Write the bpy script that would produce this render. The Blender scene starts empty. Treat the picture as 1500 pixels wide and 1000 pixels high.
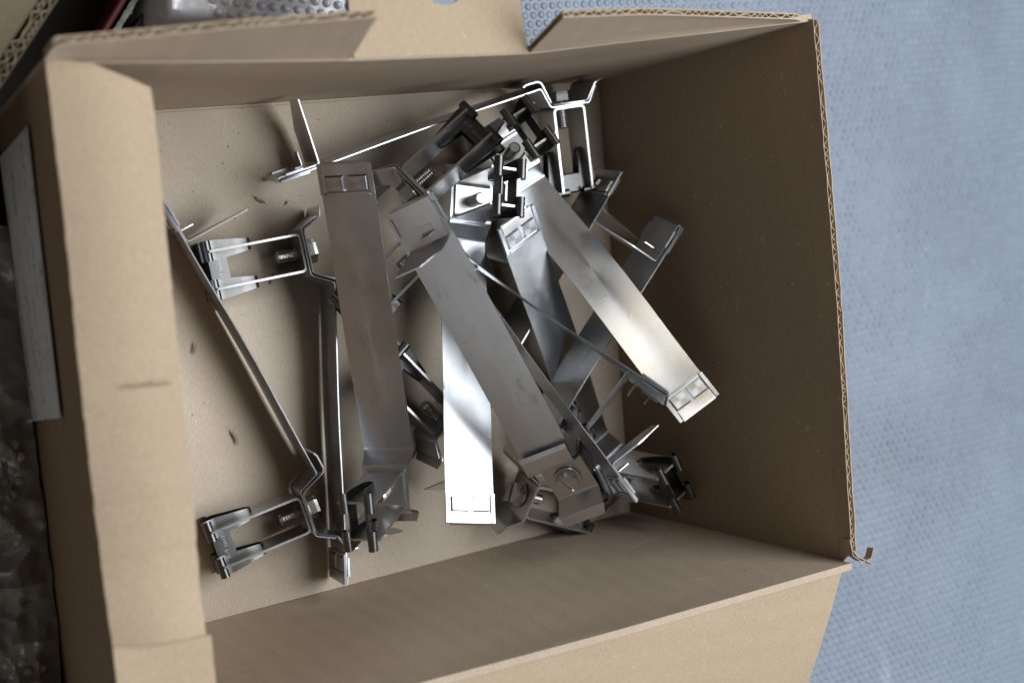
import bpy, bmesh, math, random
from mathutils import Vector, Matrix, noise
random.seed(7)
R = math.radians
MM = 0.001
scene = bpy.context.scene
col = scene.collection

# ------------------------------------------------------------------ camera
CAM_H = 0.760
TILT = math.atan(1095 / 2000)
cam_d = bpy.data.cameras.new("camera")
cam_d.sensor_width = 36.0
cam_d.lens = 48.0
cam_d.clip_start = 0.01
cam_d.clip_end = 50
cam_d.dof.use_dof = True
cam_d.dof.focus_distance = 0.775
cam_d.dof.aperture_fstop = 5.2
cam = bpy.data.objects.new("camera", cam_d)
col.objects.link(cam)
ct, st = math.cos(TILT), math.sin(TILT)
cam.matrix_world = Matrix(((ct, 0, -st, 0), (0, 1, 0, 0), (st, 0, ct, CAM_H), (0, 0, 0, 1)))
scene.camera = cam

# ------------------------------------------------------------------ light
world = bpy.data.worlds.new("World")
scene.world = world
world.use_nodes = True
bg = world.node_tree.nodes["Background"]
bg.inputs[0].default_value = (0.92, 0.96, 1.0, 1)
bg.inputs[1].default_value = 0.085


def area(name, direction, dist, sx, sy, power, color, target=(0.35, 0.0, 0.05)):
    d = bpy.data.lights.new(name, 'AREA')
    d.shape = 'RECTANGLE'
    d.size, d.size_y = sx, sy
    d.energy = power
    d.color = color
    o = bpy.data.objects.new(name, d)
    col.objects.link(o)
    v = Vector(direction).normalized()
    o.location = Vector(target) + v * dist
    o.rotation_euler = v.to_track_quat('Z', 'Y').to_euler()
    return o


area("window_light", (0.50, 0.10, 0.86), 2.4, 2.7, 1.5, 98, (0.95, 0.98, 1.0))
area("room_bounce", (-0.55, -0.60, 0.60), 3.0, 2.8, 2.2, 8, (1.0, 0.97, 0.94))
area("warm_lamp", (-0.02, 0.42, 0.917), 2.2, 0.16, 0.16, 1.4, (1.0, 0.74, 0.36), (0.465, -0.015, 0.09))

scene.view_settings.view_transform = 'Standard'
scene.view_settings.look = 'None'
scene.view_settings.gamma = 1
scene.view_settings.exposure = 0.0
scene.render.engine = 'CYCLES'
scene.cycles.max_bounces = 10
scene.cycles.use_denoising = True
scene.cycles.caustics_reflective = False
scene.cycles.caustics_refractive = False


# ------------------------------------------------------------------ materials
class NT:
    def __init__(self, name):
        self.m = bpy.data.materials.new(name)
        self.m.use_nodes = True
        self.t = self.m.node_tree
        self.b = self.t.nodes["Principled BSDF"]
        self.tc = self.t.nodes.new("ShaderNodeTexCoord")

    def n(self, kind, **kw):
        x = self.t.nodes.new(kind)
        for k, v in kw.items():
            if isinstance(k, str) and k.startswith('i_'):
                key = k[2:]
                x.inputs[int(key) if key.isdigit() else key].default_value = v
            else:
                setattr(x, k, v)
        return x

    def l(self, a, b):
        self.t.links.new(a, b)

    def mapping(self, scale, rot=(0, 0, 0)):
        mp = self.n("ShaderNodeMapping")
        mp.inputs["Scale"].default_value = scale
        mp.inputs["Rotation"].default_value = rot
        self.l(self.tc.outputs["Object"], mp.inputs["Vector"])
        return mp.outputs["Vector"]

    def noise(self, scale, detail=4, rough=.55, vec=None, dist=0):
        x = self.n("ShaderNodeTexNoise")
        x.inputs["Scale"].default_value = scale
        x.inputs["Detail"].default_value = detail
        x.inputs["Roughness"].default_value = rough
        x.inputs["Distortion"].default_value = dist
        self.l(vec if vec else self.tc.outputs["Object"], x.inputs["Vector"])
        return x.outputs["Fac"]

    def ramp(self, fac, stops):
        x = self.n("ShaderNodeValToRGB")
        e = x.color_ramp.elements
        while len(e) < len(stops):
            e.new(.5)
        for i, (p, c) in enumerate(stops):
            e[i].position = p
            e[i].color = c if len(c) == 4 else (*c, 1)
        self.l(fac, x.inputs["Fac"])
        return x.outputs["Color"]

    def mix(self, fac, a, b, mode='MIX'):
        x = self.n("ShaderNodeMix", data_type='RGBA', blend_type=mode)
        for inp, v in ((x.inputs[0], fac), (x.inputs[6], a), (x.inputs[7], b)):
            if isinstance(v, (int, float)):
                inp.default_value = v
            elif isinstance(v, tuple):
                inp.default_value = v if len(v) == 4 else (*v, 1)
            else:
                self.l(v, inp)
        return x.outputs[2]

    def math(self, op, a, b=0.0):
        x = self.n("ShaderNodeMath", operation=op)
        for inp, v in ((x.inputs[0], a), (x.inputs[1], b)):
            if isinstance(v, (int, float)):
                inp.default_value = v
            else:
                self.l(v, inp)
        return x.outputs[0]

    def bump(self, h, strength, dist):
        x = self.n("ShaderNodeBump")
        x.inputs["Strength"].default_value = strength
        x.inputs["Distance"].default_value = dist
        self.l(h, x.inputs["Height"])
        self.l(x.outputs["Normal"], self.b.inputs["Normal"])


def g(v):
    return (v, v, v)


def steel(name, tint, r0, r1, marks=.6, aniso=.35, brush=(8, 260, 260)):
    s = NT(name)
    b = s.b
    b.inputs["Metallic"].default_value = 1
    oi = s.n("ShaderNodeObjectInfo")
    off = s.n("ShaderNodeVectorMath", operation='ADD')
    s.l(s.tc.outputs["Object"], off.inputs[0])
    rnd = s.n("ShaderNodeCombineXYZ")
    s.l(oi.outputs["Random"], rnd.inputs[0])
    s.l(oi.outputs["Random"], rnd.inputs[1])
    s.l(rnd.outputs[0], off.inputs[1])
    v = off.outputs[0]
    mp = s.n("ShaderNodeMapping")
    mp.inputs["Scale"].default_value = brush
    s.l(v, mp.inputs["Vector"])
    streak = s.noise(6, 3, .6, mp.outputs[0])
    cloud = s.noise(38, 5, .6, v)
    mp2 = s.n("ShaderNodeMapping")
    mp2.inputs["Scale"].default_value = (1, 2.6, 2.6)
    mp2.inputs["Rotation"].default_value = (0, 0, .5)
    s.l(v, mp2.inputs["Vector"])
    smear = s.noise(85, 8, .72, mp2.outputs[0], .2)
    spots = s.ramp(smear, [(.30, g(1)), (.47, g(0))])          # dark scuffs with ragged outline
    patch = s.ramp(s.noise(45, 2, .5, v), [(.46, g(0)), (.70, g(1))])
    mk = s.math('MULTIPLY', s.math('MULTIPLY', spots, patch), marks)
    c1 = s.mix(streak, tuple(x * .93 for x in tint), tuple(min(1, x * 1.05) for x in tint))
    c2 = s.mix(mk, c1, (.16, .14, .125))
    s.l(c2, b.inputs["Base Color"])
    rr = s.n("ShaderNodeMapRange")
    rr.inputs["From Min"].default_value = .3
    rr.inputs["From Max"].default_value = .7
    rr.inputs["To Min"].default_value = r0
    rr.inputs["To Max"].default_value = r1
    s.l(cloud, rr.inputs["Value"])
    s.l(s.math('ADD', rr.outputs[0], s.math('MULTIPLY', mk, .25)), b.inputs["Roughness"])
    b.inputs["Anisotropic"].default_value = aniso
    s.bump(s.math('ADD', s.math('MULTIPLY', streak, .25), s.noise(16, 2, .5, v)), .10, .0010)
    return s.m


def cardboard(name, base, flute_axis=None, scuff=.75, speck=.6):
    s = NT(name)
    b = s.b
    big = s.noise(9, 4, .6)
    mid = s.noise(60, 4, .6)
    fib = s.noise(900, 3, .7, s.mapping((1, .35, 1)))
    c = s.mix(big, tuple(x * .90 for x in base), tuple(x * 1.07 for x in base))
    c = s.mix(s.math('MULTIPLY', mid, .5), c, tuple(x * .86 for x in base))
    c = s.mix(s.ramp(fib, [(.35, g(.0)), (.75, g(.55))]), c, tuple(min(1, x * 1.25 + .02) for x in base))
    dots = s.ramp(s.noise(420, 1, .5), [(.76, g(0)), (.80, g(speck))])
    c = s.mix(dots, c, (.10, .07, .045))
    light = s.ramp(s.noise(330, 1, .5, s.mapping((1.3, 1, .8))), [(.755, g(0)), (.80, g(speck))])
    c = s.mix(light, c, (.72, .64, .53))
    stain = s.ramp(s.noise(5.5, 3, .5), [(.56, g(0)), (.72, g(.35))])
    c = s.mix(stain, c, tuple(x * .78 for x in base))
    # pale abrasion scratches where parts rubbed along the liner
    scr = s.ramp(s.noise(70, 5, .75, s.mapping((.35, 1, 2.2), (0, .25, .15))), [(.625, g(0)), (.71, g(scuff))])
    c = s.mix(scr, c, (.60, .50, .39))
    s.l(c, b.inputs["Base Color"])
    b.inputs["Roughness"].default_value = .78
    b.inputs["Specular IOR Level"].default_value = .25
    h = s.math('ADD', s.math('MULTIPLY', fib, .5), s.math('MULTIPLY', mid, .8))
    h = s.math('ADD', h, s.math('MULTIPLY', s.noise(22, 3, .5), 2.0))
    if flute_axis is not None:
        w = s.n("ShaderNodeTexWave", wave_type='BANDS', bands_direction=flute_axis)
        w.inputs["Scale"].default_value = 19.5
        w.inputs["Distortion"].default_value = 1.2
        s.l(s.tc.outputs["Object"], w.inputs["Vector"])
        h = s.math('ADD', h, s.math('MULTIPLY', w.outputs["Fac"], .4))
    s.bump(h, .35, .0008)
    return s.m


def plain(name, c, rough=.5, metal=0, spec=.5, var=.15, scale=60, bump=0):
    s = NT(name)
    f = s.noise(scale, 4, .6)
    s.l(s.mix(f, tuple(x * (1 - var) for x in c), tuple(min(1, x * (1 + var)) for x in c)), s.b.inputs["Base Color"])
    s.b.inputs["Roughness"].default_value = rough
    s.b.inputs["Metallic"].default_value = metal
    s.b.inputs["Specular IOR Level"].default_value = spec
    if bump:
        s.bump(f, bump, .002)
    return s.m


M_STRAP = steel("strap_steel", (.555, .58, .615), .26, .36, .5)
M_SADDLE = steel("saddle_steel", (.58, .58, .59), .28, .38, .3)
M_BRACKET = steel("bracket_steel", (.60, .60, .60), .28, .38, .3)
M_CLIP = steel("spring_steel", (.125, .123, .124), .27, .37, .15)
M_BOLT = steel("bolt_steel", (.58, .57, .56), .18, .30, .2, 0, (300, 300, 300))
M_ETCH = plain("etched_lettering", (.45, .44, .43), .6, 1, .5, .1)
KRAFT = (.45, .365, .28)
M_CARD_SHADED = cardboard("kraft_cardboard_shaded", (.37, .28, .195))  # right wall: its shade is mixed into a darker, browner kraft
M_CARD_X = cardboard("kraft_cardboard_fluted_x", KRAFT, 'X')
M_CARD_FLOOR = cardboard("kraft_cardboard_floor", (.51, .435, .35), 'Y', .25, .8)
M_CARD_FLAP = cardboard("kraft_cardboard_outside", (.44, .34, .24), 'Y', .15, .3)
M_FLUTE = plain("torn_fluting_paper", (.52, .42, .31), .9, 0, .2, .2, 300)


# ------------------------------------------------------------------ helpers
def put(name, verts, faces, mat, parent=None, smooth=30, mw=None, recalc=True):
    me = bpy.data.meshes.new(name)
    me.from_pydata([tuple(v) for v in verts], [], faces)
    if recalc:
        bm = bmesh.new()
        bm.from_mesh(me)
        bmesh.ops.recalc_face_normals(bm, faces=bm.faces)
        bm.to_mesh(me)
        bm.free()
    if smooth:
        me.polygons.foreach_set("use_smooth", [True] * len(me.polygons))
        me.set_sharp_from_angle(angle=R(smooth))
    me.materials.append(mat)
    me.update()
    o = bpy.data.objects.new(name, me)
    col.objects.link(o)
    if parent:
        o.parent = parent
    if mw is not None:
        o.matrix_world = mw
    return o


def tag(o, label=None, cat=None, group=None, kind=None):
    for k, v in (("label", label), ("category", cat), ("group", group), ("kind", kind)):
        if v:
            o[k] = v
    return o


def empty(name, loc=(0, 0, 0)):
    o = bpy.data.objects.new(name, None)
    o.empty_display_size = .01
    col.objects.link(o)
    o.location = loc
    return o


def fillet(pts, r, n=5):
    out = [Vector(pts[0])]
    for i in range(1, len(pts) - 1):
        p, a, c = Vector(pts[i]), Vector(pts[i - 1]), Vector(pts[i + 1])
        da, dc = (a - p), (c - p)
        la, lc = da.length, dc.length
        da, dc = da / la, dc / lc
        ang = da.angle(dc, math.pi)
        rr = r[i] if isinstance(r, (list, tuple)) else r
        if ang > math.pi - .02 or rr <= 0:
            out.append(p)
            continue
        t = min(rr / math.tan(ang / 2), .49 * la, .49 * lc)
        s, e = p + da * t, p + dc * t
        for k in range(n + 1):
            f = k / n
            out.append(s * (1 - f) ** 2 + p * 2 * f * (1 - f) + e * f * f)
    out.append(Vector(pts[-1]))
    return out


def strip(prof, hw, t, fn, both=None):
    """thin sheet: 2-D profile (a,b) extruded over y in [-hw,hw]; fn(a,y,b)->3-D"""
    n = len(prof)
    V, Fc = [], []
    for i, p in enumerate(prof):
        q0, q1 = prof[max(0, i - 1)], prof[min(n - 1, i + 1)]
        d = (Vector(q1) - Vector(q0)).normalized()
        nr = Vector((-d[1], d[0]))
        w = hw[i] if isinstance(hw, (list, tuple)) else hw
        y0, y1 = (w if isinstance(w, (list, tuple)) else (-w, w))
        up, lo = Vector(p) + nr * t / 2, Vector(p) - nr * t / 2
        V += [fn(up[0], y0, up[1]), fn(up[0], y1, up[1]), fn(lo[0], y1, lo[1]), fn(lo[0], y0, lo[1])]
    for i in range(n - 1):
        for k in range(4):
            a, b = i * 4 + k, i * 4 + (k + 1) % 4
            Fc.append((a, b, b + 4, a + 4))
    Fc += [(0, 1, 2, 3), (4 * n - 4, 4 * n - 1, 4 * n - 2, 4 * n - 3)]
    return V, Fc


def join(parts):
    V, Fc = [], []
    for v, f in parts:
        o = len(V)
        V += v
        Fc += [tuple(i + o for i in q) for q in f]
    return V, Fc


def prism(poly, z0, z1, fn, inset=0.0):
    n = len(poly)
    c = [sum(p[k] for p in poly) / n for k in (0, 1)]
    V = [fn(p[0], p[1], z0) for p in poly]
    for p in poly:
        q = [p[k] + (c[k] - p[k]) * inset for k in (0, 1)]
        V.append(fn(q[0], q[1], z1))
    Fc = [tuple(range(n)), tuple(range(n, 2 * n))]
    Fc += [(i, (i + 1) % n, n + (i + 1) % n, n + i) for i in range(n)]
    return V, Fc


def lathe(prof, seg, fn):
    V, Fc = [], []
    for r, h in prof:
        for k in range(seg):
            a = 2 * math.pi * k / seg
            V.append(fn(r * math.cos(a), r * math.sin(a), h))
    for i in range(len(prof) - 1):
        for k in range(seg):
            Fc.append((i * seg + k, i * seg + (k + 1) % seg, (i + 1) * seg + (k + 1) % seg, (i + 1) * seg + k))
    Fc += [tuple(range(seg)), tuple(range((len(prof) - 1) * seg, len(prof) * seg))]
    return V, Fc


def V3(x, y, z):
    return Vector((x * MM, y * MM, z * MM))


# ================================================================== SETTING
def grid_sheet(name, P, nu, nv, t, mat, parent=None, wob=1.2, seed=0, fr=9, kind=None, edge=.0, smooth=40):
    """slab following P(u,v) (metres); front face offset by gentle warping, back face t behind"""
    pts = []
    for j in range(nv + 1):
        row = []
        for i in range(nu + 1):
            u, v = i / nu, j / nv
            p = P(u, v)
            row.append(p)
        pts.append(row)
    V = []
    nr = []
    for j in range(nv + 1):
        for i in range(nu + 1):
            du = pts[j][min(nu, i + 1)] - pts[j][max(0, i - 1)]
            dv = pts[min(nv, j + 1)][i] - pts[max(0, j - 1)][i]
            n = du.cross(dv)
            n = n.normalized() if n.length > 1e-12 else Vector((0, 0, 1))
            p = pts[j][i]
            ed = min(1, 6 * min(i / nu, 1 - i / nu, j / nv, 1 - j / nv) + .12)
            w = noise.noise(p * fr + Vector((seed, 0, 0))) * wob * MM * ed
            if edge and (i in (0, nu) or j in (0, nv)):
                q = noise.noise_vector(p * 160 + Vector((seed, 3, 1))) * edge * MM
                p = p + q - n * q.dot(n)
            V.append(p + n * w)
            nr.append(n)
    N = len(V)
    for k in range(N):
        V.append(V[k] - nr[k] * t)
    W = nu + 1
    Fc = []
    for j in range(nv):
        for i in range(nu):
            a = j * W + i
            Fc.append((a, a + 1, a + W + 1, a + W))
            Fc.append((N + a, N + a + W, N + a + W + 1, N + a + 1))
    for i in range(nu):
        Fc.append((i, N + i, N + i + 1, i + 1))
        a = nv * W + i
        Fc.append((a, a + 1, N + a + 1, N + a))
    for j in range(nv):
        a = j * W
        Fc.append((a, a + W, N + a + W, N + a))
        a = j * W + nu
        Fc.append((a, N + a, N + a + W, a + W))
    o = put(name, V, Fc, mat, parent, smooth, recalc=True)
    if kind:
        o["kind"] = kind
    return o


def polyl(pts):
    pts = [Vector(p) * MM for p in pts]
    L = [0]
    for a, b in zip(pts, pts[1:]):
        L.append(L[-1] + (b - a).length)

    def f(u):
        s = u * L[-1]
        for k in range(len(pts) - 1):
            if s <= L[k + 1] or k == len(pts) - 2:
                return pts[k].lerp(pts[k + 1], (s - L[k]) / (L[k + 1] - L[k]))
    f.length = L[-1]
    return f


def ruled(a, b):
    fa, fb = polyl(a), polyl(b)
    return lambda u, v: fa(u).lerp(fb(u), v)


def fluting(name, rim, out, down, depth, parent, period=7.6, gap=3.0, seed=0):
    """wavy paper between the two liners, seen on a cut edge"""
    f = polyl(rim)
    Lm = f.length
    n = int(Lm / (period * MM) * 10)
    rng = random.Random(seed)
    ph = 0
    prof = []
    for i in range(n + 1):
        s = Lm * i / n
        ph += 1.6 * noise.noise(Vector((s * 60, seed, 0))) * .1
        cr = .62 + .38 * noise.noise(Vector((s * 35, seed, 9)))
        o = gap * MM * (.5 + .47 * max(.25, cr) * math.sin(2 * math.pi * s / (period * MM) + ph * 6))
        prof.append((s, o))
    od, dd = Vector(out).normalized(), Vector(down).normalized()

    def fn(a, y, b):
        jag = noise.noise(Vector((a * 220, seed, 4))) * .0009 if y < 0 else 0
        return f(min(1, max(0, a / Lm))) + od * b + dd * (max(y, 0) + jag)
    V, Fc = strip(prof, [(-1e-9, depth * MM)] * len(prof), .35 * MM, fn)
    return put(name, V, Fc, M_FLUTE, parent, 40)


# floor corners and fold heights of the carton (mm)
TL, TR, BR, BL = (108, 116, 0), (481, 171, 0), (506, -113, 0), (141, -171, 0)
FZ = 172

# ground under everything
gm = NT("workbench_dark")
f_ = gm.noise(14, 5, .6)
gm.l(gm.mix(f_, (.012, .011, .010), (.03, .027, .022)), gm.b.inputs["Base Color"])
gm.b.inputs["Roughness"].default_value = .95
gm.b.inputs["Specular IOR Level"].default_value = .08
P = ruled([(-1600, -1600, -9), (2200, -1600, -9)], [(-1600, 1800, -9), (2200, 1800, -9)])
o = grid_sheet("ground", P, 8, 8, .02, gm.m, wob=0)
o["kind"] = "structure"

# bubble mat right of the carton
mm = NT("bubble_film_blue_grey")
f_ = mm.noise(7, 4, .55)
c = mm.mix(f_, (.14, .18, .245), (.18, .222, .29))
scrt = mm.ramp(mm.noise(26, 5, .7, mm.mapping((1, .25, 1), (0, 0, .5))), [(.62, g(0)), (.74, g(.45))])
c = mm.mix(scrt, c, (.42, .48, .56))
dust = mm.ramp(mm.noise(230, 1, .5), [(.79, g(0)), (.82, g(.8))])
c = mm.mix(dust, c, (.62, .64, .66))
grime = mm.ramp(mm.noise(4.2, 5, .65), [(.50, g(0)), (.72, g(.55))])
c = mm.mix(grime, c, (.105, .13, .17))
mm.l(c, mm.b.inputs["Base Color"])
mm.b.inputs["Roughness"].default_value = .42
mm.b.inputs["Specular IOR Level"].default_value = .6
M_MAT = mm.m
MZ = -5.0


def mat_z(x, y):
    return MZ + 1.6 * noise.noise(Vector((x * .006, y * .006, 2))) + .5 * noise.noise(Vector((x * .03, y * .012, 5)))


P = lambda u, v: V3(262 + 1338 * u, -900 + 1900 * v, mat_z(262 + 1338 * u, -900 + 1900 * v) - .4)
mat = grid_sheet("bubble_mat", P, 110, 150, .002, M_MAT, wob=0)
mat["kind"] = "structure"
V, Fc = [], []
ca, sa = math.cos(R(9)), math.sin(R(9))
pitch = 6.1
rings = ((2.6, 0.0), (2.2, .36), (1.3, .6))
for j in range(-75, 80):
    for i in range(-20, 115):
        lx = (i + .5 * (j % 2)) * pitch
        ly = j * pitch * .92
        x, y = 400 + lx * ca - ly * sa, lx * sa + ly * ca
        if x > 1010 or x < 395 or abs(y) > 360:
            continue
        # under the carton nothing shows
        if x < 478 + (170 - y) * .09 and y < 171 - (481 - x) * .147 and y > -116 - (506 - x) * .158:
            continue
        z = mat_z(x, y)
        kx = random.uniform(-.25, .25)
        ky = random.uniform(-.25, .25)
        hs = random.uniform(.6, 1.15) * (1 + .5 * noise.noise(Vector((x * .02, y * .02, 7))))
        b0 = len(V)
        for r, h in rings:
            for k in range(7):
                a = k * 2 * math.pi / 7
                V.append(V3(x + kx + r * math.cos(a), y + ky + r * math.sin(a), z - .3 + h * hs))
        V.append(V3(x + kx, y + ky, z - .3 + 0.68 * hs))
        for q in range(2):
            for k in range(7):
                Fc.append((b0 + q * 7 + k, b0 + q * 7 + (k + 1) % 7, b0 + q * 7 + 7 + (k + 1) % 7, b0 + q * 7 + 7 + k))
        for k in range(7):
            Fc.append((b0 + 14 + k, b0 + 14 + (k + 1) % 7, b0 + 21))
bo = put("bubbles", V, Fc, M_MAT, mat, 80, recalc=False)
bo["kind"] = "stuff"

# ------------------------------------------------------------------ carton
box = empty("cardboard_box", V3(310, 0, -4))
tag(box, "open brown cardboard box full of steel brackets, one flap folded in", "box")
box_inv = box.matrix_world


def bx(o):
    o.parent = box
    o.matrix_parent_inverse = Matrix.Translation(V3(310, 0, -4)).inverted()
    return o


def ext(a, b, da, db):
    a, b = Vector(a), Vector(b)
    d = (b - a).normalized()
    return tuple(a - d * da), tuple(b + d * db)


# bottom panel
bx(grid_sheet("bottom_panel", ruled([BL, BR], [TL, TR]), 40, 30, .004, M_CARD_FLOOR, wob=1.0, seed=3))
# upper inner floor flap with a cut edge across the floor, 1 mm proud
ff = [(125, 5, 1.0), (228, 18, 1.0), (262, 25, 1.2), (300, 12, .9), (370, 26, .9), (486, 52, .9)]
bx(grid_sheet("inner_flap", ruled(ff, [(114, 115, 1.0), (180, 125, 1.0), (480, 168.5, 1.0)]), 60, 20, .0009, M_CARD_FLOOR, wob=.35, seed=5, edge=.2))
# walls: front face looks into the carton
# upper wall (image top)
up_fold = [(103, 115, FZ), (238, 129.5, FZ), (331, 142, FZ), (513, 178.6, FZ)]
tw = bx(grid_sheet("wall_panel", ruled([TL, (488, 172, 0)], up_fold), 48, 18, .004, M_CARD_X, wob=3.0, seed=11))
# lower wall
lo_fold = [(136, -181, FZ), (276, -161, FZ), (384, -147.5, FZ), (542, -126, FZ)]
bx(grid_sheet("wall_panel", ruled([(513, -112, 0), BL], lo_fold[::-1]), 48, 18, .004, M_CARD_X, wob=2.8, seed=23))
# right wall: two liners with fluting between, crease below a cut rim
rw0 = [(480.5, 175, 0), (506.5, -119, 0)]
rw1 = [(508.5, 181, 163), (524, 30, 163), (541.5, -128, 163)]
rw2 = [(511.0, 179, 175), (527, 30, 175.5), (539.5, -119, 174.5)]
bx(grid_sheet("wall_panel", ruled(rw0, rw1), 40, 18, .0007, M_CARD_SHADED, wob=1.8, seed=31))
rr = bx(grid_sheet("cut_rim", ruled(rw1, rw2), 60, 3, .0006, M_CARD_SHADED, wob=.5, seed=33, edge=.5))
off = Vector((4.0, .35, 0))
sh = lambda pts, o: [tuple(Vector(p) + o) for p in pts]
bx(grid_sheet("outer_liner", ruled(sh(rw0[::-1], off), sh(rw2[::-1], off)), 60, 10, .0006, M_CARD_FLAP, wob=.6, seed=37, edge=.6))
bx(fluting("fluting", sh(rw2, Vector((.5, 0, -.6))), (1, .09, 0), (.12, 0, -1), 10, None, seed=2, gap=3.4))
# torn curl of liner at the lower end of the rim
cv, cf = strip(fillet([(0, 0), (2.5, -9), (9, -13), (16, -12), (18, -6)], 3), [(-5, 0)] * 99, .5,
               lambda a, y, b: V3(538 + a, -112 + b, 175 + y))
bx(put("torn_liner", cv, cf, M_CARD_SHADED, None, 40))
cv, cf = strip(fillet([(2.5, -6), (6, -10), (12, -12.5), (18, -15)], 3), [(-4, 1)] * 99, .4,
               lambda a, y, b: V3(538 + a, -112 + b, 174 + y))
bx(put("torn_liner", cv, cf, M_FLUTE, None, 40))
# left wall (outside faces the camera) and its flap folded in
lw0 = [(108, 116, -4), (141, -171, -4), (146, -215, -4)]
lw1 = [(102, 116, FZ), (116, -15, FZ), (131, -145, FZ), (137, -190, FZ)]
lw = bx(grid_sheet("wall_panel", ruled(lw0, lw1), 30, 16, .004, cardboard("kraft_left_shaded", (.30, .20, .125), 'Y', .1, .2), wob=1.2, seed=41))  # outside kraft darkened here, shade of the unlit side put into colour
li = [(124, 115.6, FZ + 3), (146, 112, FZ + 5), (151, 55, FZ + 5.5), (158, -14, FZ + 4), (164, -78, FZ + 5), (168, -127, FZ + 4), (170, -145, FZ + 3)]
lf_in = [(144.5, 113.5, FZ + 4), (150, 52, FZ + 5.5), (157, -14, FZ + 4), (163, -78, FZ + 6), (165.5, -105, FZ + 3), (168.0, -127, FZ + 5)]
lf_out = [(101.5, 117, FZ + 1), (109, 52, FZ + 1.5), (115.5, -15, FZ + 1), (122.5, -78, FZ + 1), (126, -107, FZ + 1), (129, -129, FZ + 1)]


def flapP(u, v):
    a, b = polyl(lf_out)(u), polyl(lf_in)(u)
    p = a.lerp(b, v)
    if u < .12:      # corner cut of the flap
        k = (1 - u / .12) * max(0, (v - .42) / .58)
        p.y -= .0055 * k
    # shallow creases across the flap
    for cu, dep in ((.60, 1.0), (.765, 1.6), (.86, 1.3)):
        p.z -= dep * MM * math.exp(-((u - cu + .02 * v) / .010) ** 2)
    p.z += .003 * math.sin(v * math.pi)
    return p


bx(grid_sheet("folded_flap", flapP, 110, 14, .0038, M_CARD_FLAP, wob=.8, seed=43, edge=.35))
P = ruled([(129.1, -129.2, FZ + 1), (136, -190, FZ + 1)], [(170.5, -127.4, FZ + 4.2), (177, -190, FZ + 3)])
bx(grid_sheet("folded_flap", P, 30, 10, .0038, M_CARD_FLAP, wob=.8, seed=47, edge=.3))
# lower flap folded outwards
P0 = ruled([(136, -182, FZ - .5), (276, -162.5, FZ - .5), (384, -149, FZ - .5), (536, -128.5, FZ - .5)],
           [(150, -290, 120), (290, -275, 118), (400, -255, 122), (541, -243, 118)])


def lowP(u, v):
    p = P0(u, v)
    p.z += .0015 * math.sin(min(1, v * 1.3) * math.pi)
    return p


bx(grid_sheet("open_flap", lambda u, v: lowP(u, 1 - v), 60, 24, .0038, M_CARD_FLAP, wob=2.0, seed=53, edge=.3))


# upper wall flaps: outer two stay up, the middle tongue is folded back
def flap_up(bot, top, seed, corr=True):
    a = bx(grid_sheet("upright_flap", ruled(bot, top), 50, 10, .0007, M_CARD_X, wob=1.0, seed=seed, edge=.35))
    d = Vector(top[-1]) - Vector(top[0])
    n = Vector((-d.y, d.x, 0)).normalized()
    o_ = n * 3.6 - Vector((0, 0, .6))
    bx(grid_sheet("outer_liner", ruled(sh(bot[::-1], o_), sh(top[::-1], o_)), 50, 8, .0006, M_CARD_FLAP, wob=.6, seed=seed + 1, edge=.45))
    bx(fluting("fluting", sh(top, n * .4 + Vector((0, 0, -.5))), tuple(n), tuple((Vector(bot[0]) + Vector(bot[-1]) - Vector(top[0]) - Vector(top[-1])) / 2), 9, None, seed=seed, gap=3.0))


def unproj(px, py, z):
    f = 2000.0
    x, y = (px - 750) / f, -(py - 500) / f
    v = Vector((x * ct + st, y, x * st - ct))
    k = (z - 760) / v.z
    return (v.x * k, v.y * k, z)


flap_up([(103, 115.5, FZ + .6), (160, 121.5, FZ + .6), (237, 130, FZ + .6)],
        [unproj(66, 88, FZ + 4), unproj(80, 66, 185), unproj(150, 60, 190), unproj(350, 41, 203), unproj(553, 26, 208)], 61)
flap_up([(332, 142.6, FZ + .6), (400, 156, FZ + .6), (505, 177.5, FZ + .6)],
        [unproj(826, 26, 208), unproj(950, 22, 200), unproj(1166, 29, 178)], 67)


def tongueP(u, v):
    a = Vector((238.5, 130.3, FZ + .8)).lerp(Vector((330.5, 142.6, FZ + .8)), u)
    b = Vector((232, 235, 150)).lerp(Vector((318, 247, 150)), u)
    p = a.lerp(b, v)
    p.z += 9 * math.sin(v * math.pi) * .5
    # grip hole: pull the grid outward from the hole centre
    return p * MM


# tongue with a round hand hole: grid with the hole faces removed
nu, nv = 46, 54
hc = Vector(unproj(655, -31, FZ + 3)) * MM
pts = {}
V, Fc = [], []
for j in range(nv + 1):
    for i in range(nu + 1):
        p = tongueP(i / nu, j / nv)
        d = Vector((p.x - hc.x, p.y - hc.y, 0))
        r = .0115
        if d.length < r * 1.35 and d.length > 1e-6:
            if d.length >= r * .7:
                k = r / d.length if d.length < r * 1.06 else 1
                p.x, p.y = hc.x + d.x * k, hc.y + d.y * k
        p.z += noise.noise(p * 30) * .0006
        V.append(p)
N = len(V)
V += [v - Vector((0, 0, .0038)) for v in V]
keep = []
for j in range(nv):
    for i in range(nu):
        c4 = [tongueP((i + .5) / nu, (j + .5) / nv)]
        if Vector((c4[0].x - hc.x, c4[0].y - hc.y)).length < .0110:
            continue
        keep.append((i, j))
ks = set(keep)
W = nu + 1
for i, j in keep:
    a = j * W + i
    q = (a, a + 1, a + W + 1, a + W)
    Fc.append(q)
    Fc.append(tuple(N + k for k in reversed(q)))
    for (di, dj), (e0, e1) in (((0, -1), (0, 1)), ((1, 0), (1, 2)), ((0, 1), (2, 3)), ((-1, 0), (3, 0))):
        if (i + di, j + dj) not in ks:
            Fc.append((q[e1], q[e0], N + q[e0], N + q[e1]))
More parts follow.
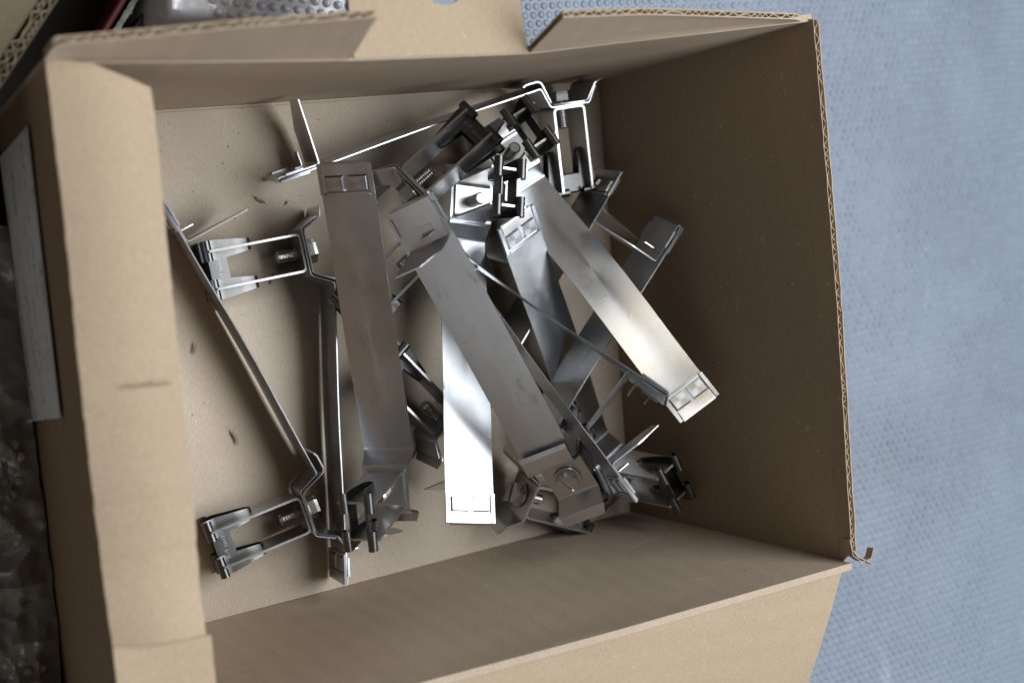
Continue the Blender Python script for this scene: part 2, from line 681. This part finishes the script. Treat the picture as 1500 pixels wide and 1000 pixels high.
bx(put("hand_hole_flap", V, Fc, M_CARD_FLAP, None, 40))

# paper label on the outside of the left wall
ml = NT("printed_label_paper")
base_ = ml.noise(60, 3, .6)
rowv = ml.mapping((1, 300, 420))
ink = ml.ramp(ml.noise(1.0, 3, .7, rowv), [(.50, g(0)), (.56, g(1))])
rows = ml.ramp(ml.noise(1.0, 0, .5, ml.mapping((1, 6, 190))), [(.50, g(0)), (.56, g(1))])
area_ = ml.ramp(ml.noise(28, 1, .5), [(.47, g(0)), (.53, g(1))])
fac = ml.math('MULTIPLY', ml.math('MULTIPLY', ink, rows), ml.math('MULTIPLY', area_, .9))
red = ml.ramp(ml.noise(17, 0, .5), [(.56, (.10, .10, .11)), (.60, (.5, .10, .10))])
ml.l(ml.mix(fac, ml.mix(base_, (.64, .64, .63), (.72, .72, .70)), red), ml.b.inputs["Base Color"])
ml.b.inputs["Roughness"].default_value = .9
ml.b.inputs["Specular IOR Level"].default_value = .1


def wallpt(u, z):
    k = (z + 4) / (FZ + 4)
    return polyl(lw0)(u).lerp(polyl(lw1)(u), k)


def labP(u, v):
    p = wallpt(.06 + .42 * u, 6 + 108 * v)
    return p + Vector((-.0022, 0, 0))


bx(grid_sheet("paper_label", labP, 30, 8, .0002, ml.m, wob=.7, seed=71, smooth=60))


# lifted slivers of liner paper
def sliver(px, py, z, w, l, ang, par_mat, lift=1.6):
    c = Vector(unproj(px, py, z))
    ca_, sa_ = math.cos(R(ang)), math.sin(R(ang))
    V, Fc = [], []
    n_ = 7
    for i in range(n_):
        k = i / (n_ - 1)
        wd = w * math.sin(math.pi * (.12 + .8 * k)) * (1 + .35 * noise.noise(Vector((px, i, 0))))
        ox = .6 * noise.noise(Vector((px * 3.1, i * .7, 1)))
        for s_ in (-1, 1):
            x, y = (k - .5) * l, s_ * wd / 2 + ox
            zz = .5 + (lift * k * k if s_ > 0 else .1)
            V.append((c + Vector((x * ca_ - y * sa_, x * sa_ + y * ca_, zz))) * MM)
    for i in range(n_ - 1):
        a = i * 2
        Fc.append((a, a + 1, a + 3, a + 2))
    N_ = len(V)
    V += [v - Vector((0, 0, .0003)) for v in V]
    Fc += [tuple(N_ + k for k in reversed(f)) for f in list(Fc)]
    return bx(put("torn_flake", V, Fc, par_mat, None, 60))


M_TEAR = plain("torn_liner_dark", (.30, .235, .165), .9, 0, .1, .4, 400)
for px, py, w_, l_, a_ in ((380, 293, 1.5, 7, -30), (398, 408, 1.6, 7, 75), (285, 510, 1.3, 7, 80),
                           (344, 640, 1.5, 9, 110), (420, 297, .9, 3, 60)):
    sliver(px, py, 1.6, w_, l_, a_, M_TEAR, 1.0)
sliver(215, 563, FZ + 6.5, 1.2, 22, 3, M_TEAR, .8)
sliver(237, 559, FZ + 6.3, 2.0, 9, 5, M_FLUTE, .6)
sliver(1021, 984, 135, 1.2, 5, 100, M_TEAR, 1.0)


# ================================================================== THINGS AROUND THE CARTON
def crumple(x, y, seed, amp):
    p = Vector((x * .024, y * .024, seed))
    v = 0
    for k in range(3):
        v += (1 - abs(noise.noise(p * (2 ** k) + Vector((0, 0, k * 7.3))) * 2)) / (1.8 ** k)
    return v * amp


# clear bubble wrap on the bench, left of the carton
mw_ = NT("clear_bubble_film")
bs = mw_.b
bs.inputs["Base Color"].default_value = (.38, .355, .30, 1)
bs.inputs["Roughness"].default_value = .12
bs.inputs["Specular IOR Level"].default_value = .9
bs.inputs["Coat Weight"].default_value = .5
tr_ = mw_.n("ShaderNodeBsdfTransparent")
tr_.inputs[0].default_value = (.82, .80, .76, 1)
mx = mw_.n("ShaderNodeMixShader")
mx.inputs[0].default_value = .7
mw_.l(tr_.outputs[0], mx.inputs[1])
mw_.l(bs.outputs[0], mx.inputs[2])
mw_.l(mx.outputs[0], mw_.t.nodes["Material Output"].inputs[0])
M_WRAP = mw_.m


def wrapz(x, y):
    z = 2 + crumple(x, y, 3.1, 15)
    edge = max(0, min(1, (143 - (y + 170) * .115 - x) / 22)) if True else 1
    return z * (.25 + .75 * edge)


def wrapP(u, v):
    x, y = -140 + 279 * u, -330 + 390 * v
    x -= max(0, (y + 170) * .118) * u
    return V3(x, y, wrapz(x, y))


wrap = grid_sheet("bubble_wrap", wrapP, 150, 210, .0003, M_WRAP, wob=0, smooth=25)
tag(wrap, "crumpled clear bubble wrap on dark bench left of the box", "bubble wrap")
V, Fc = [], []
for j in range(-36, 10):
    for i in range(-16, 18):
        x, y = (i + .5 * (j % 2)) * 7.6 + 10, j * 6.6 - 20
        if not (-120 < x < 130 - max(0, (y + 170) * .118)) or y < -300 or y > 50:
            continue
        if noise.noise(Vector((x * .02, y * .02, 9))) < -.05:
            continue
        z = wrapz(x, y)
        b0 = len(V)
        for r, h in ((2.9, -.4), (2.5, .7), (1.5, 1.15)):
            for k in range(8):
                a = k * math.pi / 4
                V.append(V3(x + r * math.cos(a), y + r * math.sin(a), z + h))
        V.append(V3(x, y, z + 1.25))
        for q in range(2):
            for k in range(8):
                Fc.append((b0 + q * 8 + k, b0 + q * 8 + (k + 1) % 8, b0 + q * 8 + 8 + (k + 1) % 8, b0 + q * 8 + 8 + k))
        for k in range(8):
            Fc.append((b0 + 16 + k, b0 + 16 + (k + 1) % 8, b0 + 24))
bo = put("bubbles", V, Fc, M_WRAP, wrap, 80, recalc=False)
bo["kind"] = "stuff"

# silver bubble-wrapped parcel behind the upper wall
mp_ = NT("silver_bubble_film")
f_ = mp_.noise(30, 4, .6)
mp_.l(mp_.mix(f_, (.70, .71, .78), (.86, .86, .90)), mp_.b.inputs["Base Color"])
mp_.b.inputs["Metallic"].default_value = .1
mp_.b.inputs["Roughness"].default_value = .28
M_FOIL = mp_.m
PX0, PX1, PY0, PY1, PZ = 172, 296, 158, 330, 72


def parP(u, v):
    x, y = PX0 + (PX1 - PX0) * u, PY0 + (PY1 - PY0) * v
    e = min(u, 1 - u) * (PX1 - PX0)
    f = min(v, 1 - v) * (PY1 - PY0)
    z = PZ * (1 - max(0, 1 - e / 10) ** 3) * (1 - max(0, 1 - f / 12) ** 3)
    z += crumple(x, y, 8.0, 1.4 + 5 * max(0, 1 - u * 4.5))
    return V3(x, y, z - 4)


par = grid_sheet("wrapped_parcel", parP, 90, 110, .0006, M_FOIL, wob=0, smooth=35)
tag(par, "silver bubble-wrapped parcel behind the upper wall of the box", "parcel")
V, Fc = [], []
for j in range(0, 26):
    for i in range(0, 20):
        x, y = PX0 + 30 + (i + .5 * (j % 2)) * 6.6, PY0 + 6 + j * 5.8
        if x > PX1 - 6 or y > PY1 - 10:
            continue
        z = parP((x - PX0) / (PX1 - PX0), (y - PY0) / (PY1 - PY0)).z / MM
        b0 = len(V)
        for r, h in ((2.5, -.3), (2.25, .9), (1.4, 1.6)):
            for k in range(8):
                a = k * math.pi / 4
                V.append(V3(x + r * math.cos(a), y + r * math.sin(a), z + h))
        V.append(V3(x, y, z + 1.75))
        for q in range(2):
            for k in range(8):
                Fc.append((b0 + q * 8 + k, b0 + q * 8 + (k + 1) % 8, b0 + q * 8 + 8 + (k + 1) % 8, b0 + q * 8 + 8 + k))
        for k in range(8):
            Fc.append((b0 + 16 + k, b0 + 16 + (k + 1) % 8, b0 + 24))
bo = put("bubbles", V, Fc, M_FOIL, par, 80, recalc=False)
bo["kind"] = "stuff"


def slab_poly(name, poly, z0, z1, mat, label, cat):
    V, Fc = prism(poly, z0, z1, V3, .01)
    o = put(name, V, Fc, mat, None, 25)
    md = o.modifiers.new("bevel", 'BEVEL')
    md.width = .0012
    md.segments = 2
    return tag(o, label, cat)


# black flat case and a red folder in clear film, half hidden behind the upper wall
slab_poly("black_case", [(150, 168), (171, 158), (176, 330), (196, 330)], -8, 30, plain("black_plastic", (.018, .02, .022), .35),
          "black flat case in the dark gap beside the silver parcel", "case") if False else None
bl = [unproj(172, 72, 40)[:2], unproj(238, 72, 40)[:2], unproj(226, -40, 40)[:2], unproj(300, -300, 40)[:2], unproj(250, -300, 40)[:2], unproj(222, -12, 40)[:2]]
cs = [unproj(178, 75, 40), unproj(240, 75, 40), unproj(228, -60, 40), unproj(236, -60, 40)]
slab_poly("black_case", [unproj(176, 70, 40)[:2], unproj(244, 70, 40)[:2], unproj(228, -120, 40)[:2], unproj(262, -60, 40)[:2]][:3] + [unproj(238, -25, 40)[:2]],
          -8, 40, plain("black_plastic", (.018, .02, .022), .35), "black flat case in the dark gap beside the silver parcel", "case")
a0, a1 = Vector(unproj(150, 62, 46)), Vector(unproj(212, -40, 46))
dv = (a1 - a0).normalized()
nn = Vector((-dv.y, dv.x, 0))
slab_poly("red_folder", [tuple((a0 + nn * 0)[:2]), tuple((a1)[:2]), tuple((a1 + nn * 3.6)[:2]), tuple((a0 + nn * 3.6)[:2])], -8, 46,
          plain("dark_red_card", (.10, .007, .007), .6), "dark red folder edge standing in the gap at upper left", "folder")
V, Fc = strip([(0, 0), (.25, .6), (.5, -.3), (.8, .5), (1, 0)], [(-50, 1.5)] * 5, .5 / 1000,
              lambda a, y, b: (a0.lerp(a1, a) - nn * (2.2 + b * 1.2)) * MM + Vector((0, 0, y * MM)))
V, Fc = [], []
n = 40
for i in range(n + 1):
    p = a0.lerp(a1, i / n)
    w0 = 1.2 + .9 * noise.noise(Vector((i * .6, 0, 0)))
    w1 = 4.2 + 1.1 * noise.noise(Vector((i * .5, 5, 0)))
    for w_, z in ((w0, 44), (w0, 49), ((w0 + w1) / 2, 50.5), (w1, 48.5), (w1 + .4, -6)):
        V.append((p - nn * w_ + Vector((0, 0, z - 46 + .8 * noise.noise(Vector((i * .4, w_, z)))))) * MM)
for i in range(n):
    for k in range(4):
        a = i * 5 + k
        Fc.append((a, a + 1, a + 6, a + 5))
cw = put("film_wrap", V, Fc, plain("clear_film_edge", (.42, .44, .42), .18, 0, .8), None, 30)
tag(cw, "crinkled clear film edge between red folder and black case", "film")

# second carton, upper left corner: top panel with a double-wall cut edge
e0, e1 = Vector(unproj(-80, 252, 118)), Vector(unproj(150, -100, 118))
dv = (e1 - e0).normalized()
nl = Vector((-dv.y, dv.x, 0))
M_CARD2 = cardboard("second_carton_kraft", (.17, .135, .085), 'X', .2, .3)
cb = empty("small_carton", (e0.lerp(e1, .5) + nl * 90) * MM)
cb.location.z = -.008
tag(cb, "second brown carton with double-wall cut edge in the upper left corner", "carton")


def cbx(o):
    o.parent = cb
    o.matrix_parent_inverse = Matrix.Translation(cb.location).inverted()
    return o


for k in range(3):
    q = nl * (3.3 * k)
    P = ruled([tuple(e0 + q + Vector((0, 0, -126))), tuple(e1 + q + Vector((0, 0, -126)))], [tuple(e0 + q), tuple(e1 + q)])
    cbx(grid_sheet("wall_liner", P, 60, 10, .0006, M_CARD2, wob=.5, seed=80 + k, edge=.5))
for k in range(2):
    q = nl * (3.3 * k + .3) + Vector((0, 0, -.5))
    cbx(fluting("fluting", [tuple(e0 + q), tuple(e1 + q)], tuple(nl), (0, 0, -1), 30, None, seed=5 + k, gap=2.8, period=6.0))
P = ruled([tuple(e0 + nl * 7.4), tuple(e1 + nl * 7.4)], [tuple(e0 + nl * 190 + Vector((0, 0, -22))), tuple(e1 + nl * 190 + Vector((0, 0, -22)))])
cbx(grid_sheet("open_flap", P, 40, 20, .006, M_CARD2, wob=2.0, seed=91))
P = ruled([tuple(e1 + nl * .5 + Vector((0, 0, -2))), tuple(e1 + nl * 188 + Vector((0, 0, -30)))],
          [tuple(e1 + nl * .5 + Vector((0, 0, -126))), tuple(e1 + nl * 188 + Vector((0, 0, -126)))])
cbx(grid_sheet("side_panel", P, 12, 6, .005, M_CARD2, wob=1, seed=92))


# ================================================================== BRACKETS
L_, LEG, XB = 172.0, 39.0, 25.0
TA = R(10)
TRD = (math.cos(TA), math.sin(TA))            # trough direction in x,z
UD = (-math.sin(TA), math.cos(TA))            # bracket direction in x,z
T0 = (176.5, 13.0)
T1 = (T0[0] + 27 * TRD[0], T0[1] + 27 * TRD[1])
C0 = (T0[0] + 13.5 * TRD[0], T0[1] + 13.5 * TRD[1])


def loc(x, y, z):
    return V3(x, y, z)


def brk(t, y, h):
    return V3(C0[0] + t * TRD[0] + h * UD[0], y, C0[1] + t * TRD[1] + h * UD[1])


def mesh_of(name, VF, mat, smooth=32, bevel=0):
    V, Fc = VF
    me = bpy.data.meshes.new(name)
    me.from_pydata([tuple(v) for v in V], [], Fc)
    bm = bmesh.new()
    bm.from_mesh(me)
    bmesh.ops.recalc_face_normals(bm, faces=bm.faces)
    bm.to_mesh(me)
    bm.free()
    me.polygons.foreach_set("use_smooth", [True] * len(me.polygons))
    me.set_sharp_from_angle(angle=R(smooth))
    me.materials.append(mat)
    return me


def strap_mesh(bow, twist):
    xs = [L_ * i / 30 for i in range(30)]
    prof = [(x, bow * math.sin(math.pi * max(0, x - 19) / (L_ - 19)) ** 2 if x > 19 else 0.0) for x in xs]
    tail = fillet([(L_ - 3, 0), (L_, 0), T0, T1, (T1[0] + 7, T1[1] - 9)], 2.6, 5)
    prof = [p for p in prof if p[0] < L_ - 4] + [tuple(p) for p in tail]
    hw = []
    for x, z in prof:
        w = 15.0
        if x > L_ + 3:
            w = 13.2
        hw.append(w)
    hw[0] = 13.6

    def fn(a, y, b):
        tw = twist * math.sin(math.pi * min(1, a / L_)) if a < L_ else 0
        return V3(a, y, b + tw * y)
    return strip(prof, hw, .7, fn)


def saddle_mesh():
    d = 1.15
    pts = [(L_ - 11, -4.2), (L_ - 8.5, -5.0), (L_ + 1.2, -4.6), (T0[0] + 1.0, T0[1] - d), (T1[0] - .6, T1[1] - d),
           (T1[0] + 6.5, T1[1] - 10.5), (T1[0] + 13, T1[1] - 11.5)]
    prof = fillet(pts, [0, 1.5, 4.2, 3.2, 3.2, 2.6, 0], 6)
    hw = []
    n = len(prof)
    for i, p in enumerate(prof):
        x = p[0]
        k = max(0.0, min(1.0, (x - (L_ + 3)) / 6)) * max(0.0, min(1.0, (T1[0] + 8 - x) / 14))
        k = k * k * (3 - 2 * k)
        hw.append((-14.6 + .8 * k, 14.6 - 3.6 * k))
    hw[-1] = (-12.6, 12.6)
    return strip(prof, hw, .9, loc)


def hook_mesh():
    # plate hemmed round the strap tip, lying on the back, then bent out square as the leg
    pts = [(6.0, 1.0), (.2, 1.0), (-1.0, .1), (.2, -1.15), (XB, -1.15), (XB, -LEG)]
    prof = fillet(pts, [0, .9, .8, .9, 2.0, 0], 5)
    # finer stations on the leg for the corner cut
    leg = [(XB, -LEG * .5), (XB, -22), (XB, -30), (XB, -LEG)]
    prof = [tuple(p) for p in prof[:-1]] + leg
    hw = []
    for x, z in prof:
        y0, y1 = -12.2, 12.2
        if z <= -21.9 and x > XB - .01:
            y0 = -12.2 + (-22 - z) / 17 * 9.5
        hw.append((y0, y1))
    return strip(prof, hw, .8, loc)


def end_frame():
    parts = []
    Z0, Z1 = .36, 1.5
    for (x0, x1, y0, y1) in ((-.4, 17.6, -15.3, -12.9), (-.4, 17.6, 12.9, 15.3), (15.9, 17.6, -12.9, 12.9)):
        parts.append(prism([(x0, y0), (x1, y0), (x1, y1), (x0, y1)], Z0, Z1, loc, .05))
    # side tabs turned up on the back
    for s in (-1, 1):
        parts.append(prism([(4, s * 12.6), (15, s * 12.6), (15, s * 13.6), (4, s * 13.6)], -1.2, -2.4, loc, .03))
    return join(parts)


def pad_mesh(s):
    y0, y1 = (1.1, 12.2) if s > 0 else (-12.2, -1.1)
    return prism([(6.6, y0), (15.4, y0), (15.4, y1), (6.6, y1)], .36, 1.9, loc, .16)


def tab_mesh():
    # cut tongue standing off the back plate
    prof = fillet([(14, -1.9), (18.5, -1.9), (18.5, -10.5)], 1.2, 4)
    return strip(prof, [(-6.5, 1.0)] * (len(prof) - 1) + [(-5.0, 0.0)], .7, loc)


def u_mesh():
    prof = fillet([(-10.5, 53), (-10.5, 1.3), (10.5, 1.3), (10.5, 53)], 3.0, 6)
    prof2 = [prof[0]]
    V, Fc = strip(prof, 11.0, 1.35, lambda t, y, h: brk(t, y, h))
    return V, Fc


def wing_prof():
    cy, ch, r = 7.1, 53.6, 2.4
    arc = [(cy + r * math.cos(R(a)), ch + r * math.sin(R(a))) for a in range(-70, 181, 18)]
    half = arc + [(4.4, 48), (3.6, 38), (2.8, 30), (1.6, 28.0), (0, 27.5)]
    return half + [(-y, h) for y, h in reversed(half[:-1])]


def wing_mesh(s):
    prof = wing_prof()

    def fn(a, t, b):
        tt = t
        # wings narrow towards the fold
        if b < 48:
            k = (48 - b) / 20
            tt = (10.8 * s) + (t - 10.8 * s) * (1 - .42 * k)
        return brk(tt, a, b)
    hw = [(5.2, 16.6) if s > 0 else (-16.6, -5.2)] * len(prof)
    return strip(prof, hw, .55, fn)


def web_mesh():
    parts = []
    for s in (-1, 1):
        prof = [(s * 4.0, 43.0), (s * 4.45, 48.5), (s * 4.7, 53.6)]
        parts.append(strip(prof, [(-5.6, 5.6)] * 3, .55, lambda a, t, b: brk(t, a, b)))
    return join(parts)


def text_mesh():
    cu = bpy.data.curves.new("lettering_curve", 'FONT')
    cu.body = "DEHN grip"
    cu.size = 2.9
    cu.align_x = 'CENTER'
    cu.align_y = 'CENTER'
    cu.space_character = 1.25
    cu.offset = -.03
    cu.extrude = 0.04
    ob = bpy.data.objects.new("lettering_tmp", cu)
    col.objects.link(ob)
    dg = bpy.context.evaluated_depsgraph_get()
    me = bpy.data.meshes.new_from_object(ob.evaluated_get(dg))
    bpy.data.objects.remove(ob)
    vs = [v.co.copy() for v in me.vertices]
    fs = [tuple(p.vertices) for p in me.polygons]
    bpy.data.meshes.remove(me)
    parts = []
    for s in (1, -1):
        # plate slopes from (7.05,43) to (9.2,53.6)
        d = Vector((4.7 - 4.0, 53.6 - 43.0)).normalized()

        def fn(v):
            q = 47.6 - v.y          # tops of the letters point at the bolt
            yy = 4.0 + (q - 43) * d.x / d.y
            return brk(s * v.x, s * (yy + .36 + v.z), q)
        parts.append(([fn(v) for v in vs], fs))
    return join(parts)


def hexa(af):
    r = af / math.sqrt(3)
    return [(r * math.cos(R(60 * k + 12)), r * math.sin(R(60 * k + 12))) for k in range(6)]


def clip_half(poly, nx, ny, d):
    out = []
    n = len(poly)
    for i in range(n):
        a, b = poly[i], poly[(i + 1) % n]
        da, db = a[0] * nx + a[1] * ny - d, b[0] * nx + b[1] * ny - d
        if da >= 0:
            out.append(a)
        if da * db < 0:
            k = da / (da - db)
            out.append((a[0] + (b[0] - a[0]) * k, a[1] + (b[1] - a[1]) * k))
    return out


def bolt_head_mesh():
    hx = hexa(12.8)
    parts = [lathe([(8.0, -2.2), (8.2, -2.6), (7.9, -3.1), (5.0, -3.3)], 28, brk), prism(hx, -3.0, -6.8, brk)]
    for s in (1, -1):
        parts.append(prism(clip_half(hx, s * .3, s * .954, .75), -6.8, -8.6, brk, .06))
    return join(parts)


def shank_mesh():
    prof = [(2.9, -2.0), (2.9, 1.8)]
    h = 2.0
    while h < 14.0:
        prof += [(2.7, h), (3.75, h + .6), (3.75, h + .8)]
        h += 1.5
    prof += [(3.0, h), (2.7, h + .5)]
    return lathe(prof, 20, brk)


SH = dict(
    saddle=mesh_of("saddle_plate", saddle_mesh(), M_SADDLE, 40), hook=mesh_of("tile_hook", hook_mesh(), M_SADDLE, 40),
    frame=mesh_of("end_frame", end_frame(), M_STRAP, 30), pad0=mesh_of("embossed_pad", pad_mesh(1), M_STRAP, 30),
    pad1=mesh_of("embossed_pad", pad_mesh(-1), M_STRAP, 30), tab=mesh_of("cut_tongue", tab_mesh(), M_STRAP, 40),
    u=mesh_of("u_bracket", u_mesh(), M_BRACKET, 40), wing0=mesh_of("spring_wing", wing_mesh(1), M_CLIP, 50),
    wing1=mesh_of("spring_wing", wing_mesh(-1), M_CLIP, 50), web=mesh_of("wire_clip", web_mesh(), M_CLIP, 40),
    text=mesh_of("stamped_lettering", text_mesh(), M_ETCH, 30), head=mesh_of("bolt_head", bolt_head_mesh(), M_BOLT, 30),
    shank=mesh_of("bolt", shank_mesh(), M_BOLT, 25))


def child(name, me, parent):
    o = bpy.data.objects.new(name, me)
    col.objects.link(o)
    o.parent = parent
    return o


POSES = {
    'A': ([[0.50034, -0.11365, -0.85834], [-0.86562, -0.04382, -0.49878], [0.01907, 0.99255, -0.1203]], [188.44, 75.17, 15.3]),
    'I': ([[-0.04331, 0.07909, -0.99593], [0.99906, 0.00168, -0.04331], [-0.00175, -0.99687, -0.07908]], [292.63, -138.42, 17.3]),
    'B': ([[0.27557, 0.75707, -0.59237], [-0.91901, 0.02675, -0.39333], [-0.28193, 0.65278, 0.70313]], [271.79, 95.36, 76.27]),
    'C': ([[0.54119, -0.62539, 0.56213], [-0.83988, -0.36909, 0.39797], [-0.04141, -0.6875, -0.725]], [304.21, 73.97, 88.48]),
    'D': ([[0.08707, -0.99534, -0.04153], [0.96777, 0.07462, 0.24052], [-0.2363, -0.06114, 0.96976]], [354.75, -104.09, 62.14]),
    'E': ([[-0.44164, -0.82416, -0.35456], [0.78066, -0.54777, 0.30087], [-0.44218, -0.14391, 0.8853]], [484.41, -39.95, 105.75]),
    'F': ([[0.49889, 0.83033, 0.24834], [-0.81452, 0.5471, -0.19296], [-0.29609, -0.10601, 0.94926]], [385.97, 72.83, 58.27]),
    'G': ([[-0.60622, -0.52466, 0.59769], [0.57276, 0.23338, 0.7858], [-0.55177, 0.8187, 0.15903]], [437.29, -31.67, 138.84]),
    'H': ([[-0.53484, 0.3262, -0.77944], [0.80723, -0.07527, -0.58541], [-0.24964, -0.9423, -0.22306]], [442.71, -92.15, 95.53]),
    'J': ([[-0.44143, -0.00212, 0.89729], [-0.84968, 0.32242, -0.41724], [-0.28842, -0.94659, -0.14413]], [482.56, 72.78, 76.57]),
    'K': ([[-0.51586, 0.09397, -0.85151], [-0.85098, -0.17062, 0.49671], [-0.09861, 0.98085, 0.16798]], [466.5, 107.11, 33.87]),
    'M': ([[0.92762, -0.02873, 0.37242], [0.36583, -0.1315, -0.92134], [0.07545, 0.9909, -0.11147]], [253.21, 91.73, 15.5])
}

BR_ = {
    'A': ("steel strap bracket on its edge, slanting alone across bare cardboard at far left", -1.0, 0.0),
    'I': ("steel strap bracket on its edge, close left of the leftmost broad dark strap", 0.8, 0.0),
    'B': ("leftmost broad dark grey strap bracket, its spring clip pointing up at lower end", 1.2, .002),
    'C': ("scuffed dark grey strap bracket on top of pile with hex bolt head facing up", 1.0, -.003),
    'D': ("gleaming white strap bracket under the scuffed one, embossed end near lower wall", 0.9, .002),
    'E': ("bright satin curved strap bracket with golden glint, embossed end towards right wall", 4.0, .0),
    'F': ("blue-grey strap bracket sloping down mid pile, its embossed end uppermost", 1.6, .003),
    'G': ("thin edge-up strap bracket crossing over blue-grey strap, open arms at pile's upper end", -1.0, -.16),
    'H': ("edge-up strap bracket along right side of scuffed strap, bent hook at lower right", 1.0, 0.0),
    'J': ("dark strap bracket deep in pile, framed end plate against shadowed right wall", -1.2, .003),
    'K': ("edge-up strap bracket at the bottom of pile, hook near the right wall's shadow", 1.0, 0.0),
    'M': ("edge-up strap bracket along the upper wall, U arms hanging in upper right corner", -.8, 0.0),
}

for key, (Rm, t) in POSES.items():
    label, bow, tw = BR_[key]
    M4 = Matrix([[Rm[0][0], Rm[0][1], Rm[0][2], t[0] * MM], [Rm[1][0], Rm[1][1], Rm[1][2], t[1] * MM],
                 [Rm[2][0], Rm[2][1], Rm[2][2], t[2] * MM], [0, 0, 0, 1]])
    root = empty("strap_bracket")
    root.matrix_world = M4
    tag(root, label, "metal bracket", "steel strap brackets piled in the box")
    st_ = child("strap", mesh_of("strap", strap_mesh(bow, tw), M_STRAP, 35), root)
    fr = child("end_frame", SH['frame'], root)
    child("embossed_pad", SH['pad0'], fr)
    child("embossed_pad", SH['pad1'], fr)
    hk = child("tile_hook", SH['hook'], root)
    child("cut_tongue", SH['tab'], hk)
    child("saddle_plate", SH['saddle'], root)
    child("u_bracket", SH['u'], root)
    bt = child("bolt", SH['shank'], root)
    child("bolt_head", SH['head'], bt)
    cl = child("wire_clip", SH['web'], root)
    child("spring_wing", SH['wing0'], cl)
    child("spring_wing", SH['wing1'], cl)
    child("stamped_lettering", SH['text'], cl)
